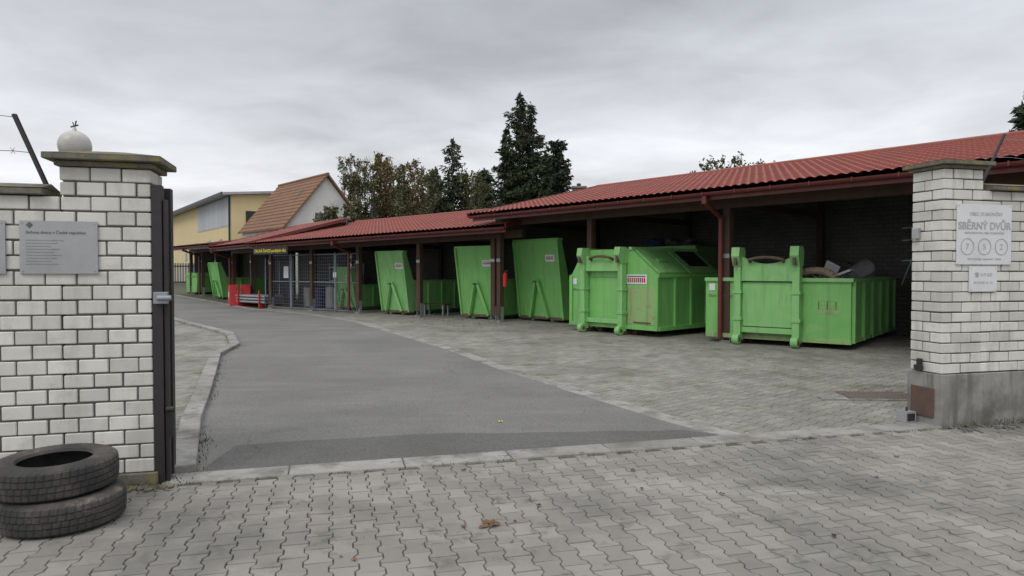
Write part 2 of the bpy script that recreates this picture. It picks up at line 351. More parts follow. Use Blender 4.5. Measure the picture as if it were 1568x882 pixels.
# globe lamp
bm=bmesh.new(); bmesh.ops.create_uvsphere(bm,u_segments=32,v_segments=20,radius=.12)
me=bpy.data.meshes.new('globe'); bm.to_mesh(me); bm.free(); me.materials.append(mGlobe)
for p in me.polygons: p.use_smooth=True
lx,ly=G(-8.19,.42); e=empty('globe_lamp',Matrix.Translation((lx,ly,2.65)))
o=bpy.data.objects.new('globe',me); COL.objects.link(o); o.parent=e
mb=MB(); mb.cyl((0,0,-.14),(0,0,-.10),.05,mDark); mb.cyl((0,0,.117),(0,0,.15),.02,mGlobe,r1=.008)
mb.cyl((-.03,0,.15),(.03,0,.165),.006,mDark);mb.cyl((0,0,.14),(.015,0,.20),.005,mDark);mb.cyl((0,0,.15),(-.02,.01,.19),.004,mDark)
mb.obj('fitting',parent=e)
# barbed wire
mb=MB(); mb.beam((-8.29,.15,2.27),(-8.5,.13,2.82),.024,.024,mDark); mb.beam((-8.29,.165,2.27),(-8.5,.145,2.82),.005,.035,mDark)
for z,t in ((2.80,-8.49),(2.54,-8.39)):
    pts=[(t-i*.12,.14,z+.010*math.sin(i*1.1)) for i in range(30)]
    for i,(a,b) in enumerate(zip(pts[:-1],pts[1:])):
        mb.cyl(a,b,.003,mWire,n=5,cap=False)
        for sg in (-1,1):
            mb.cyl((b[0]-.014*sg,b[1],b[2]-.022),(b[0]+.014*sg,b[1]-.01,b[2]+.022),.002,mWire,n=4)
mb.obj('barbed_wire_fence',MG)
# signs on walls
def sign(name,x0,x1,z0,z1,mat,y=-.014):
    e=empty(name,MG@Matrix.Translation(((x0+x1)/2,y,(z0+z1)/2)))
    w=(x1-x0)/2;h=(z1-z0)/2; mb=MB(); mb.box(-w,w,-.003,.008,-h,h,mat)
    for sx in (-1,1):
        for sz in (-1,1): mb.cyl((sx*(w-.02),-.006,sz*(h-.02)),(sx*(w-.02),-.003,sz*(h-.02)),.006,mGalv,n=8)
    mb.obj('plate',parent=e,bevel=.001); return e,w,h
e,w,h=sign('information_sign',-8.42,-7.91,1.63,2.02,mGreyPl)
text('Sběrné dvory v České republice',.030,(-w+.04,-.005,.10),mTxt,e,align='LEFT')
for i in range(9): text('podrobné informace o provozu sběrného dvora'[:43-(i*7)%17],.0125,(-w+.04,-.005,.05-.022*i),mTxtL,e,align='LEFT')
text('◆',.05,(-w+.04,-.005,.145),mTxt,e,align='LEFT')
e,w,h=sign('information_sign',-9.15,-8.51,1.63,2.02,mGreyPl)
for i in range(8): text('zákaz ukládání odpadu mimo nádoby',.02,(w-.04,-.005,.1-.035*i),mTxt,e,align='RIGHT')
e,w,h=sign('recycling_yard_sign',.16,.897,1.72,2.36,mWhite)
text('OBEC STAROVIČKY',.05,(.02,-.005,.20),mTxtL,e)
text('SBĚRNÝ DVŮR',.108,(0,-.005,.055),mTxtL,e,bold=.003)
text('PROVOZOVATEL OBEC STAROVIČKY',.032,(0,-.005,.005),mTxtL,e)
mb=MB()
for cx in (-.23,0,.23):
    n=28; 
    for k in range(n):
        a=2*math.pi*k/n;b=2*math.pi*(k+1)/n; r=.085
        mb.beam((cx+r*math.cos(a),-.0045,-.13+r*math.sin(a)),(cx+r*math.cos(b),-.0045,-.13+r*math.sin(b)),.003,.009,mTxtL)
mb.obj('icons',parent=e)
for cx,t in ((-.23,'7'),(0,'5'),(.23,'2')): text(t,.09,(cx,-.005,-.16),mTxtL,e)
text('VSTUP ZAKÁZÁN   SLEDOVÁNO   POZOR',.024,(0,-.005,-.27),mTxtL,e)
e,w,h=sign('notice_plate',.335,.707,1.43,1.70,mWhite)
text('☎ 519 420',.05,(0,-.005,.03),mTxtL,e); text('PO ST SO  8 - 12',.035,(0,-.005,-.05),mTxtL,e)
# ------------------------------------------------------------ sheds
def shed(name,px,py,ux,uy,L,z0,z1,depth,rise,posts,back=True,gzz=0,downs=(),left_wall=False,right_wall=False,po=1.0):
    mw=frame(px,py,ux,uy); E=empty(name,mw)
    ds=.0334; ns=int(L/ds)+1; mod=.35; nm=int(math.ceil(depth/mod))
    ss=np.linspace(-.15,L+.1,ns); ys=[];off=[]
    for k in range(nm):
        ys+= [k*mod,min((k+1)*mod,depth)-.004]; off+=[.045,0.]
    ys=np.array(ys);off=np.array(off); S,Y=np.meshgrid(ss,ys); 
    Z=z0+(z1-z0)*S/L+rise*Y/depth+off[:,None]+.032*np.abs(np.cos(np.pi*S/.2))
    V=np.stack([S,Y-.12,Z],-1).reshape(-1,3); nr=len(ys)
    F=[[j*ns+i,j*ns+i+1,(j+1)*ns+i+1,(j+1)*ns+i] for j in range(nr-1) for i in range(ns-1)]
    me=bpy.data.meshes.new('roof_tiles'); me.from_pydata(V.tolist(),[],F); me.materials.append(mRoof); me.update()
    o=bpy.data.objects.new('roof_tiles',me); COL.objects.link(o); o.parent=E
    mb=MB(); zl=lambda s:z0+(z1-z0)*s/L
    ry=lambda s,y:zl(s)+rise*y/depth
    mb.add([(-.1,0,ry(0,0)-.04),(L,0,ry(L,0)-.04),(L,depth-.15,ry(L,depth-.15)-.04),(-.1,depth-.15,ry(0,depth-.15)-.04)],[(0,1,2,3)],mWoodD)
    for s in (-.17,L+.1):
        mb.beam((s,-.13,ry(s,0)+.0),(s,depth-.1,ry(s,depth)+.02),.04,.14,mGut)
    mb.cyl((-.15,depth-.13,ry(0,depth)+.04),(L+.1,depth-.13,ry(L,depth)+.04),.07,mRoof)
    mb.beam((-.1,.04,zl(0)-.10),(L,.04,zl(L)-.10),.03,.17,mGut)
    n=9
    for (sa,sb) in [(-.12,L+.05)]:
        prof=[(-.06+.075*math.cos(a),.075*math.sin(a)) for a in [math.pi+math.pi*i/n for i in range(n+1)]]
        vs=[(sa,y,zl(0)+z-.03) for y,z in prof]+[(sb,y,zl(L)+z-.03) for y,z in prof]; k=len(prof)
        mb.add(vs,[(i,i+1,k+i+1,k+i) for i in range(k-1)]+[tuple(range(k)),tuple(range(k,2*k))],mGut)
    k=int(L/.8)
    for i in range(k):
        s=.4+i*.8; mb.box(s-.015,s+.015,-.142,-.13,zl(s)-.09,zl(s)-.015,mGut)
    mb.beam((-.05,po,zl(0)-.18),(L-.05,po,zl(L)-.18),.16,.24,mWood)
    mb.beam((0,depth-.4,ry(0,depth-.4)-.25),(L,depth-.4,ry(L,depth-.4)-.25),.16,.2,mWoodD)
    nr_=int(L/1.0)
    for i in range(nr_+1):
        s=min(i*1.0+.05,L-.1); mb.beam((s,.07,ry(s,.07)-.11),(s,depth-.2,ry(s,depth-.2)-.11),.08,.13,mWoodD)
    for s in posts:
        zt=zl(s)-.30
        mb.box(s-.085,s+.085,po-.085,po+.085,gzz+.22,zt,mWood)
        mb.box(s-.10,s-.087,po-.06,po+.06,gzz,gzz+.5,mGalv);mb.box(s+.087,s+.10,po-.06,po+.06,gzz,gzz+.5,mGalv)
        mb.box(s-.13,s+.13,po-.13,po+.13,gzz-.02,gzz+.05,mConc)
        mb.box(s-.085,s+.085,po-.092,po-.087,gzz+1.95,gzz+2.05,mGalv)
        if s+2<L:
            mb.beam((s,po,zt+.1),(s,depth-.4,zt+.1),.1,.16,mWoodD); mb.box(s-.08,s+.08,depth-.48,depth-.32,gzz,zt+.5,mWoodD)
    for s in downs:
        zt=zl(s)-.10
        pts=[(s,-.06,zt),(s,-.06,zt-.12),(s-.16,po-.16,zt-.42),(s-.16,po-.16,gzz+.1)]
        for a,b in zip(pts[:-1],pts[1:]): mb.cyl(a,b,.055,mGut,n=12)
        for q in pts[1:3]: mb.cyl((q[0],q[1],q[2]-.05),(q[0],q[1],q[2]+.05),.064,mGut,n=12)
    mb.obj('timber_frame',parent=E)
    mb=MB()
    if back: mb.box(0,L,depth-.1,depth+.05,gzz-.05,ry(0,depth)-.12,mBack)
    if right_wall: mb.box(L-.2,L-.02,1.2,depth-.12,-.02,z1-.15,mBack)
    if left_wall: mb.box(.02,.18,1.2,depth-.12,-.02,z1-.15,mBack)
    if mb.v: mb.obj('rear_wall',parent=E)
    return E
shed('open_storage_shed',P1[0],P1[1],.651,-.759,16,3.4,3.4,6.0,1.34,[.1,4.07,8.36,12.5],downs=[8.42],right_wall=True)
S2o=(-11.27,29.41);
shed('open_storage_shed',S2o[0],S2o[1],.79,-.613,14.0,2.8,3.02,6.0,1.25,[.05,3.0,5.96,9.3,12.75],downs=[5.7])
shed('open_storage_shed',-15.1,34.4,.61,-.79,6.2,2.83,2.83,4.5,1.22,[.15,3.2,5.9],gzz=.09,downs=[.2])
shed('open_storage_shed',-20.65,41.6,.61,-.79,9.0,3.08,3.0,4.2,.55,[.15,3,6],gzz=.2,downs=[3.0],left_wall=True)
# ------------------------------------------------------------ containers
def aframe(mb,w,H,lean,mg):
    def fy(z): return -lean*(z-.1)/(H-.1)-.06
    zt=.1+(H-.1)*.47; cx=w*.5
    for sx in (-1,1): mb.beam((cx+sx*.06,fy(zt)-.03,zt),(cx+sx*.42,fy(.12)-.05,.14),.09,.10,mg)
    mb.beam((cx-.1,fy(zt)-.05,zt+.03),(cx+.1,fy(zt)-.05,zt+.03),.07,.09,mg)
    mb.cyl((cx-.07,fy(zt)-.11,zt+.02),(cx+.07,fy(zt)-.11,zt+.02),.03,mRust)
def tall(name,px,py,ux,uy,w,L,H,bh,lean,z=0,label=True,mg=None):
    mg=mg or mGreen
    mw=frame(px,py,ux,uy,z); mb=MB()
    mb.prism([(0,.1),(-lean,H),(-lean+.16,H),(.22,bh),(.22,.1)][::-1],0,w,mg)
    mb.box(-.025,w+.025,-lean-.03,-lean+.19,H-.02,H+.05,mg)
    for x in (0.02,w-.02): mb.beam((x,-.03,.12),(x,-lean-.025,H-.03),.07,.06,mg)
    mb.box(-.01,w+.01,-.04,.02,.08,.17,mRust)
    mb.box(.01,.07,.23,L,.15,bh,mg); mb.box(w-.07,w-.01,.23,L,.15,bh,mg); mb.box(.07,w-.07,L-.06,L,.15,bh,mg)
    mb.box(.07,w-.07,.23,L-.06,.13,.19,mGreenIn)
    for x in (-.02,w-.08): mb.box(x,x+.10,.2,L+.02,bh,bh+.08,mg)
    k=int(L/.7)
    for i in range(1,k+1):
        y=.23+i*(L-.3)/k
        mb.box(-.045,.008,y-.04,y+.04,.15,bh-.002,mg); mb.box(w-.008,w+.045,y-.04,y+.04,.15,bh-.002,mg)
    for x in (w*.28,w*.72): mb.box(x-.06,x+.06,.02,L-.1,.02,.128,mg); 
    for x in (w*.2,w*.8): mb.cyl((x-.07,.1,.09),(x+.07,.1,.09),.088,mRust,n=14)
    aframe(mb,w,H,lean,mg)
    o=mb.obj(name,mw,bevel=.006)
    if label:
        zc=H*.78; th=math.atan2(lean,H-.1); yy=-lean*(zc-.1)/(H-.1)
        m2=MB(); ww=.42
        m2.T=Matrix.Translation((w*.8,yy-.012,zc))@Matrix.Rotation(th,4,'X')
        m2.box(-ww/2,ww/2,-.004,.004,-.11,.11,mWhite)
        m2.box(-.17,.17,-.007,-.004,.045,.06,mRed)
        for i in range(6): m2.box(-.16+.055*i,-.125+.055*i,-.007,-.004,-.04,.025,mRed if i%2 else mTxt)
        m2.obj('label_plate',parent=o)
    return o
nm='green_waste_container'
r=(1.66,21.5); tall(nm,r[0]-2.12*.651,r[1]+2.12*.759,.651,-.759,2.12,3.6,2.64,1.3,.30)
tall(nm,-1.75,23.95,.79,-.613,1.72,3.8,2.45,1.3,.36)
tall(nm,-5.0,26.4,.79,-.613,1.5,4.0,2.36,1.22,.34,mg=mGreenB)
tall(nm,-7.3,29.0,.79,-.613,1.1,3.5,1.75,1.0,.3,mg=mGreenB)
tall(nm,-16.4,37.6,.7,-.7,1.3,2.4,1.95,1.1,.3,z=.12,label=False)
mw=frame(1.66,19.1,.66,-.75); w=2.95;L=2.9;mb=MB()
prof=[(0,.16),(w,.16),(w,1.55),(w-.85,2.22),(.45,2.22),(0,1.52)]
mb.prismy(prof,0,L,mGreen)
for x,zz in ((0,1.5),(w,1.53)): mb.beam((x,-.02,zz),(x,L+.02,zz),.08,.09,mGreen)
mb.box(w-.9,w-.80,-.03,L+.02,2.19,2.27,mGreenB); mb.box(.42,.5,-.03,L,2.19,2.27,mGreen)
mb.box(-.03,w+.03,-.04,-.002,.16,.26,mGreen)
for x in (.02,w-.02): mb.box(x-.05,x+.05,-.05,.02,.16,1.5,mGreen)
def slope(x0,x1,y0,y1,mat,d=.03):
    A=Vector((w,0,1.55));B=Vector((w-.85,0,2.22)); nn=Vector((.62,0,.785))
    P=[A.lerp(B,x0)+Vector((0,y0,0)),A.lerp(B,x1)+Vector((0,y0,0)),A.lerp(B,x1)+Vector((0,y1,0)),A.lerp(B,x0)+Vector((0,y1,0))]
    vs=[p+nn*.004 for p in P]+[p+nn*d for p in P]
    mb.add(vs,[(0,1,2,3),(4,5,6,7),(0,1,5,4),(1,2,6,5),(2,3,7,6),(3,0,4,7)],mat)
slope(.06,.94,.12,1.35,mGreenB,.035); slope(.06,.94,1.45,2.75,mGreenB,.035); slope(.3,.9,1.7,2.6,mBlack,.045)  # black slab paints the darkness of the lid opening; no hole cut
slope(.45,.55,.5,.95,mGreen,.07)
for y in (.7,1.4,2.1): mb.box(w-.002,w+.05,y-.04,y+.04,.16,1.47,mGreen)
mb.box(w,w+.06,.0,L,.16,.26,mGreen)
mb.box(2.02,2.86,-.012,-.003,.30,1.25,mGreenS)
mb.box(2.2,2.75,-.02,-.013,.32,.36,mRust)
def hookframe(mb,xa,xb,H,zmid,ztop,dep=.22,mg=None):
    mg=mg or mGreen
    for x in (xa,xb):
        mb.box(x-.075,x+.075,-dep,-.042,.10,H-.25,mg)
        mb.prism([(-dep-.02,H-.42),(-.02,H-.42),(.02,H-.1),(-.06,H),(-dep-.10,H),(-dep-.14,H-.2)][::-1],x-.09,x+.09,mg)
        mb.box(x-.03,x+.03,-dep-.145,-dep-.04,H-.40,H-.24,mRust)
        mb.cyl((x-.07,-dep-.02,.12),(x+.07,-dep-.02,.12),.115,mg,n=16)
        mb.cyl((x-.08,-dep-.02,.12),(x+.08,-dep-.02,.12),.05,mRust,n=12)
        mb.box(x-.045,x+.045,-dep-.06,.3,.015,.10,mRust)
        mb.box(x-.1,x+.1,-dep-.02,-.045,.55,.62,mg); mb.box(x-.1,x+.1,-dep-.02,-.045,1.15,1.22,mg)
    mb.box(xa+.077,xb-.077,-dep+.05,-.045,zmid-.07,zmid+.07,mg)
    mb.box(xa+.077,xb-.077,-dep+.08,-.045,.28,.40,mg)
    pts=[(xa+(xb-xa)*t,-dep-.03,H-.36+.13*math.sin(math.pi*t)) for t in [i/14 for i in range(15)]]
    for a,b in zip(pts[3:-4],pts[4:-3]): mb.cyl(a,b,.035,mRust,n=10)
    for i in (3,11): mb.cyl(pts[i],(pts[i][0],-dep+.08,pts[i][2]-.05),.035,mRust,n=10)
    web=[(xa+.077,zmid+.07),(xb-.077,zmid+.07),(xb-.077,H-.20)]+[(xb-.077-(xb-xa-.154)*t,H-.20-.17*math.sin(math.pi*t)**.8) for t in (.1,.2,.35,.5,.65,.8,.9)]+[(xa+.077,H-.20)]
    mb.prismy(web,-dep+.06,-.05,mg)
hookframe(mb,.62,1.92,2.27,1.72,2.2,mg=mGreenB)
mb.box(.77,1.77,-.03,-.003,1.5,2.21,mGreen)
mb.box(1.98,2.62,-.016,-.003,1.32,1.56,mWhite)
for i in range(9): mb.box(2.01+.065*i,2.055+.065*i,-.02,-.016,1.36,1.48,mRed if i%3 else mTxt)
mb.box(2.01,2.58,-.02,-.016,1.50,1.53,mTxt)
mb.box(.08,.22,-.016,-.003,1.28,1.45,mWhite)
for x in (.8,2.0): mb.box(x,x+.15,.2,L-.2,.02,.158,mRust)
c2=mb.obj(nm,mw,bevel=.008)
text('Obec Starovičky',.085,(.08,-.02,1.12),mTxt,c2,align='LEFT')
# open roll-off skip
mw=frame(4.6,16.05,.78,-.63); w=3.1;L=4.6;H=1.42;mb=MB()
t=.05
mb.box(0,w,0,t,.14,H,mGreen); mb.box(0,w,L-t,L,.14,H,mGreen); mb.box(0,t,t,L-t,.14,H,mGreen); mb.box(w-t,w,t,L-t,.14,H,mGreen)
mb.box(t,w-t,t,L-t,.14,.2,mGreenIn)
mb.box(-.05,w+.05,-.05,.08,H,H+.08,mGreenB); mb.box(-.05,w+.05,L-.08,L+.05,H,H+.08,mGreenB)
mb.box(-.05,.08,.08,L-.08,H,H+.08,mGreenB); mb.box(w-.08,w+.05,.08,L-.08,H,H+.08,mGreenB)
mb.box(-.02,w+.02,-.03,-.003,.12,.22,mGreenS)
for i in range(6):
    y=.12+i*(L-.3)/5; mb.box(w+.002,w+.07,y-.05,y+.05,.14,H-.002,mGreen); mb.box(-.07,-.002,y-.05,y+.05,.14,H-.002,mGreen)
mb.box(w+.002,w+.05,0.2,L,.14,.22,mGreenS)
hookframe(mb,.80,2.07,2.18,1.50,2.1,dep=.26,mg=mGreenB)
mb.box(.885,1.985,-.15,-.055,.42,1.40,mGreenB)
mb.box(.05,.19,-.016,-.003,1.2,1.36,mWhite)
for zz in (1.02,.93,.86): mb.box(2.45,2.85,-.006,-.003,zz-.008,zz+.006,mGreenS)
for x in (2.47,2.64,2.81): mb.box(x-.008,x+.008,-.009,-.0065,.84,1.0,mRust)
mb.box(2.4,2.9,-.005,-.0025,.74,.83,mGreenS)
for x in (.8,2.1): mb.box(x,x+.15,.32,L-.2,.02,.137,mRust)
c1=mb.obj(nm,mw,bevel=.009)
text('Obec Starovičky',.085,(.03,-.02,1.06),mTxt,c1,align='LEFT')
rr=random.Random(4)
def lump(mb,c,r,mat,seed,flat=.6):
    bm=bmesh.new(); bmesh.ops.create_icosphere(bm,subdivisions=3,radius=1)
    q=random.Random(seed); ph=[q.uniform(0,6) for _ in range(6)]
    vs=[]
    for v in bm.verts:
        p=v.co; k=1+.18*math.sin(4*p.x+ph[0])*math.sin(5*p.y+ph[1])+.1*math.sin(9*p.z+ph[2]+6*p.x)+.05*math.sin(17*p.y+ph[3])
        vs.append((c[0]+p.x*r*k,c[1]+p.y*r*k*.9,c[2]+p.z*r*k*flat))
    fs=[[v.index for v in f.verts] for f in bm.faces]; bm.free(); mb.add(vs,fs,mat)
mb=MB()
for i in range(34):
    x=rr.uniform(.4,2.7); y=rr.uniform(.5,4.1)
    lump(mb,(x,y,rr.uniform(1.2,1.45)),rr.uniform(.18,.38),rr.choice([mBeige,mGreyPl,mWoodD,mBag,mBag,mBeige,mWood]),i,.5)
for k in range(12):
    a=math.pi*k/12;b=math.pi*(k+1)/12
    mb.cyl((2.3+.40*math.cos(a),.35,1.44+.22*math.sin(a)),(2.3+.40*math.cos(b),.35,1.44+.22*math.sin(b)),.085,mBeige,n=10)
mb.box(2.35,2.65,.8,.84,1.50,1.85,mWhite,Matrix.Rotation(.5,3,'Y')@Matrix.Rotation(.5,3,'X'))
mb.box(2.6,2.95,.6,1.0,1.58,1.63,mWhite,Matrix.Rotation(-.4,3,'Y'))
for k in range(18):
    a=2*math.pi*k/18;b=2*math.pi*(k+1)/18
    mb.cyl((2.3+.3*math.cos(a),2.6,1.55+.28*math.sin(a)),(2.3+.3*math.cos(b),2.6,1.55+.28*math.sin(b)),.09,mTyre,n=10)
mb.cyl((2.75,1.6,1.5),(2.95,2.1,1.75),.2,mGreyPl,n=18)
for i in range(16):
    a=(rr.uniform(1.6,2.7),rr.uniform(.5,3.5),1.45); mb.beam(a,(a[0]+rr.uniform(-.6,.4),a[1]+rr.uniform(-.5,.5),a[2]+rr.uniform(.05,.3)),.045,.02,rr.choice([mWood,mGalv,mBeige,mWhite]))
mb.obj('scrap_pile',mw,smooth=False)
# stored stuff at the back
mb=MB(); 
for i in range(4):
    x=11.0+i*.8
    mb.box(x,x+.55,5.2,5.75,0,1.5+.4*(i%2),mGreyPl); mb.box(x+.04,x+.51,5.19,5.2,.1,1.4,mWhite)
for i in range(4):
    x=10.6+i*.9
    for z in (1.9,2.4,2.7): mb.beam((x,5.1,z),(x+.9,5.1,z+.05),.03,.03,mGalv)
    mb.beam((x,5.1,1.3),(x+.5,5.1,2.7),.03,.03,mGalv); mb.beam((x+.6,5.1,1.3),(x+.1,5.1,2.6),.03,.03,mWood)
mb.box(12.6,13.1,4.4,4.45,2.15,2.45,mWhite,Matrix.Rotation(.3,3,'X'))
mb.obj('discarded_appliances',frame(P1[0],P1[1],.651,-.759),bevel=.01)
mb=MB(); lump(mb,(3.4,4.9,2.55),.45,mBlue,3,.4); lump(mb,(4.4,4.8,2.5),.5,mBag,5,.4); mb.box(2.6,5.2,4.3,5.7,.2,2.4,mGreenIn); mb.box(2.55,5.25,4.25,4.32,2.3,2.42,mGreen)
for x in (3.2,3.9,4.6): mb.box(x-.04,x+.04,4.22,4.298,.2,2.3,mGreenIn)
mb.obj('covered_waste_container',frame(P1[0],P1[1],.651,-.759),bevel=.01)
fx,fy=S1(.36,.98); mb=MB(); mb.cyl((0,0,1.15),(0,0,1.55),.07,mRed,n=16); mb.cyl((0,0,1.55),(0,0,1.60),.07,mRed,r1=.025,n=16); mb.cyl((0,0,1.6),(0,0,1.66),.02,mBlack)
mb.box(-.02,.09,-.015,.015,1.64,1.67,mBlack); mb.cyl((.05,0,1.62),(.09,0,1.35),.01,mBlack)
mb.obj('fire_extinguisher',Matrix.Translation((fx,fy,0)))
mb=MB(); mb.box(0,1.2,0,.35,.40,.44,mWood)
for x in (.1,1.05): mb.box(x,x+.05,.02,.07,0,.4,mGalv);mb.box(x,x+.05,.28,.33,0,.4,mGalv)
mb.obj('work_bench',frame(-3.4,25.6,.79,-.613))
# ------------------------------------------------------------ mesh fence
mb=MB(); fl=6.0; np_=4; H=2.35
for i in range(np_+1):
    x=i*fl/np_; mb.box(x-.03,x+.03,-.03,.03,0,H+.05,mBlueSt)
for i in range(np_):
    x0=i*fl/np_+.05; x1=(i+1)*fl/np_-.05
    for z in (.08,H-.02,1.2): mb.box(x0,x1,-.018,.018,z-.02,z+.02,mBlueSt)
    for x in (x0,x1): mb.box(x-.018,x+.018,-.016,.016,.1,H-.04,mGalv)
    n=int((x1-x0)/.14)
    for k in range(1,n): 
        x=x0+(x1-x0)*k/n; mb.box(x-.004,x+.004,-.003,.003,.1,H-.04,mWire)
    for k in range(1,16): z=.1+k*.14; mb.box(x0,x1,.004,.010,z-.004,z+.004,mWire)
mb.box(1.0,1.35,-.03,-.022,1.35,1.85,mWhite); mb.box(4.4,4.6,-.03,-.022,1.4,1.6,mWhite)
mb.box(4.35,4.45,-.06,-.02,1.0,1.15,mBlack)
mb.box(0,fl,.03,.12,-.02,.06,mConc)
mb.obj('mesh_fence',frame(-10.66,30.2,.79,-.613))
mb=MB()
for i in range(3):
    x=i*.95; mb.box(x-.025,x+.025,-.025,.025,0,2.2,mBlueSt)
for z in (.1,1.1,2.15): mb.box(0,1.9,-.016,.016,z-.02,z+.02,mBlueSt)
for k in range(1,14): mb.box(k*.14-.003,k*.14+.003,-.003,.003,.1,2.15,mWire)
mb.obj('mesh_fence',frame(-11.0,30.5,.35,1,.02))
e=empty('second_hand_shop_sign',frame(-10.5,30.05,.79,-.613)@Matrix.Translation((1.25,-.95,2.50)))
mb=MB(); mb.box(-1.25,1.25,-.02,.02,-.15,.15,mBlack); 
for x in (-1,1): mb.box(x-.01,x+.01,-.01,.01,.15,.3,mGalv)
mb.obj('board',parent=e,bevel=.004)
text('DRUHÁ ŠANCE použitých věcí',.175,(0,-.024,-.06),mYel,e,bold=.004)
mb=MB()
for x,c,h in ((.6,mGreyPl,.95),(1.3,mBlue,.95),(2.2,mGreyPl,1.0),(3.0,mBeige,.8),(3.9,mGreenIn,.6)):
    mb.cyl((x,1.6,0),(x,1.6,h*.06),.27,c,r1=.29,n=18);mb.cyl((x,1.6,h*.06),(x,1.6,h*.94),.29,c,n=18);mb.cyl((x,1.6,h*.94),(x,1.6,h),.29,c,r1=.25,n=18)
    for z in (.33,.66): mb.cyl((x,1.6,h*z-.02),(x,1.6,h*z+.02),.305,c,n=18)
mb.obj('storage_drums',frame(-10.66,30.2,.79,-.613))
mb=MB(); mb.box(0,1.8,0,.5,0,.06,mWood)
for z in (.6,1.2,1.8): mb.box(0,1.8,0,.5,z,z+.04,mGalv)
for x in (0,1.76): mb.box(x,x+.04,0,.04,0,2,mGalv); mb.box(x,x+.04,.46,.5,0,2,mGalv)
for i in range(8): mb.box(.1+i*.2,.24+i*.2,.1,.4,.66+(i%2)*.6,.9+(i%2)*.6+.03*(i%3),[mWhite,mBeige,mBlue,mGreyPl][i%4])
mb.obj('storage_shelf',frame(-8.2,30.6,.79,-.613))
e=empty('red_road_barrier',frame(-13.75,33.0,.45,-.9,.05))
mb=MB(); 
for i in range(2):
    y=i*.55
    mb.prismy([(0,0),(1.5,0),(1.42,.45),(1.34,.95),(1.0,.95),(.95,.75),(.55,.75),(.5,.95),(.16,.95),(.08,.45)],y,y+.35,mRed)
    mb.box(.55,.95,y-.012,y-.002,.35,.6,mWhite)
mb.obj('body',parent=e,bevel=.03)
mb=MB()
for i in range(7):
    for j in range(3): mb.cyl((0,i*.14,.22+j*.13),(2.6,i*.14+.02,.22+j*.13),.055,mGalv,n=10)
for x in (.3,2.2): mb.box(x,x+.1,-.1,1.0,0,.15,mRed); mb.box(x,x+.08,-.1,-.06,.15,.75,mRed)
mb.box(-.06,-.0,-.1,1.0,.1,.2,mRed)
mb.obj('steel_pipe_stack',frame(-12.9,31.9,.75,-.65,.03))
mb=MB(); mb.prismy([(0,.15),(1.6,.15),(1.75,1.1),(-.15,1.1)],0,1.0,mGreen); mb.box(-.2,1.8,-.05,1.05,1.1,1.16,mGreen); mb.prismy([(-.1,1.16),(1.7,1.16),(1.4,1.35),(.2,1.35)],0,1,mGreen)
for x in (.2,1.3): mb.cyl((x,.1,.08),(x+.1,.1,.08),.08,mBlack)
mb.obj('small_waste_bin',frame(-20.3,42.6,.7,-.7,.2),bevel=.02)
mb=MB()
for i in range(12):
    mb.box(i*2-.05,i*2+.05,-.05,.05,0,2.0,mDark)
for i in range(110): mb.box(i*.2,i*.2+.13,-.02,.02,.1,1.9,mBlueSt)
mb.box(0,22,-.04,-.021,.3,.4,mDark);mb.box(0,22,-.04,-.021,1.6,1.7,mDark)
mb.obj('boundary_fence',frame(-46,52,.97,.2,.4))
# ------------------------------------------------------------ buildings
mb=MB(); mw=frame(-20.5,50,.58,-.815,.3)
Lb=32
mb.box(-Lb,0,.0,6,0,4.6,mYwall)
mb.prism([(.001,4.6),(5.99,4.6),(5.99,7.45),(.001,6.9)],-Lb,-.001,mYwall)
for i in range(60): 
    x=-11.8+i*.2
    if x<-.2: mb.box(x,x+.12,-.05,-.031,4.75,6.85,mCorr)
mb.box(-11.9,-.05,-.03,-.001,4.7,6.88,mCorr)
mb.prism([(-.7,6.86),(6.4,7.48),(6.4,7.66),(-.7,7.04)],-Lb-.4,.4,mGreyPl)
mb.box(-Lb,.4,-.78,-.70,6.82,7.06,mDark)
mb.cyl((-.15,-.12,0),(-.15,-.12,6.8),.07,mDark)
for x in (-3,-7,-12,-17): mb.box(x-1,x,-.04,-.002,2.3,3.8,mGlass)
mb.box(.002,.05,1.0,2.2,4.6,5.8,mGlass); mb.box(.002,.08,.9,2.3,4.45,4.6,mWwall)
mb.obj('yellow_warehouse',mw)
E=empty('white_house',frame(-13.9,42,.76,.65,.24))
mb=MB(); W=5.4; ez=4.25;rz=7.45; Ld=7.6
mb.prismy([(0,0),(W,0),(W,ez),(W/2,rz),(0,ez)],0,Ld,mWwall)
mb.box(1.9,2.5,-.03,-.002,4.45,5.1,mGlass); mb.box(1.82,1.9,-.05,-.002,4.4,5.2,mWwall); mb.box(2.5,2.58,-.05,-.002,4.4,5.2,mWwall)
mb.obj('walls',parent=E)
mb=MB()
for sgn in (0,1):
    n=14
    for i in range(n):
        a=i/n;b=(i+1)/n
        def P(t,o):
            x=-.25+(W/2+.25)*t; z=ez-.31+(rz+.0-ez+.31)*t+o
            return (x if sgn==0 else W-x,z)
        x0,z0=P(a,.19);x1,z1=P(b+.01,.11); 
        mb.prismy([P(a,.06),(x0,z0),(x1,z1),P(b,.05)],-.25,Ld+.2,mTileO)
for sgn in (0,1):
    xx=lambda x:x if sgn==0 else W-x
    mb.add([(xx(-.27),-.27,ez-.33),(xx(W/2),-.27,rz+.03),(xx(W/2),-.27,rz+.2),(xx(-.27),-.27,ez-.13)],[(0,1,2,3)],mTileO)
k=24
for j in range(k): mb.cyl((W/2,-.25+j*(Ld+.4)/k,rz+.13),(W/2,-.25+(j+.97)*(Ld+.4)/k,rz+.13),.11,mTileO,n=8)
mb.obj('roof',parent=E)
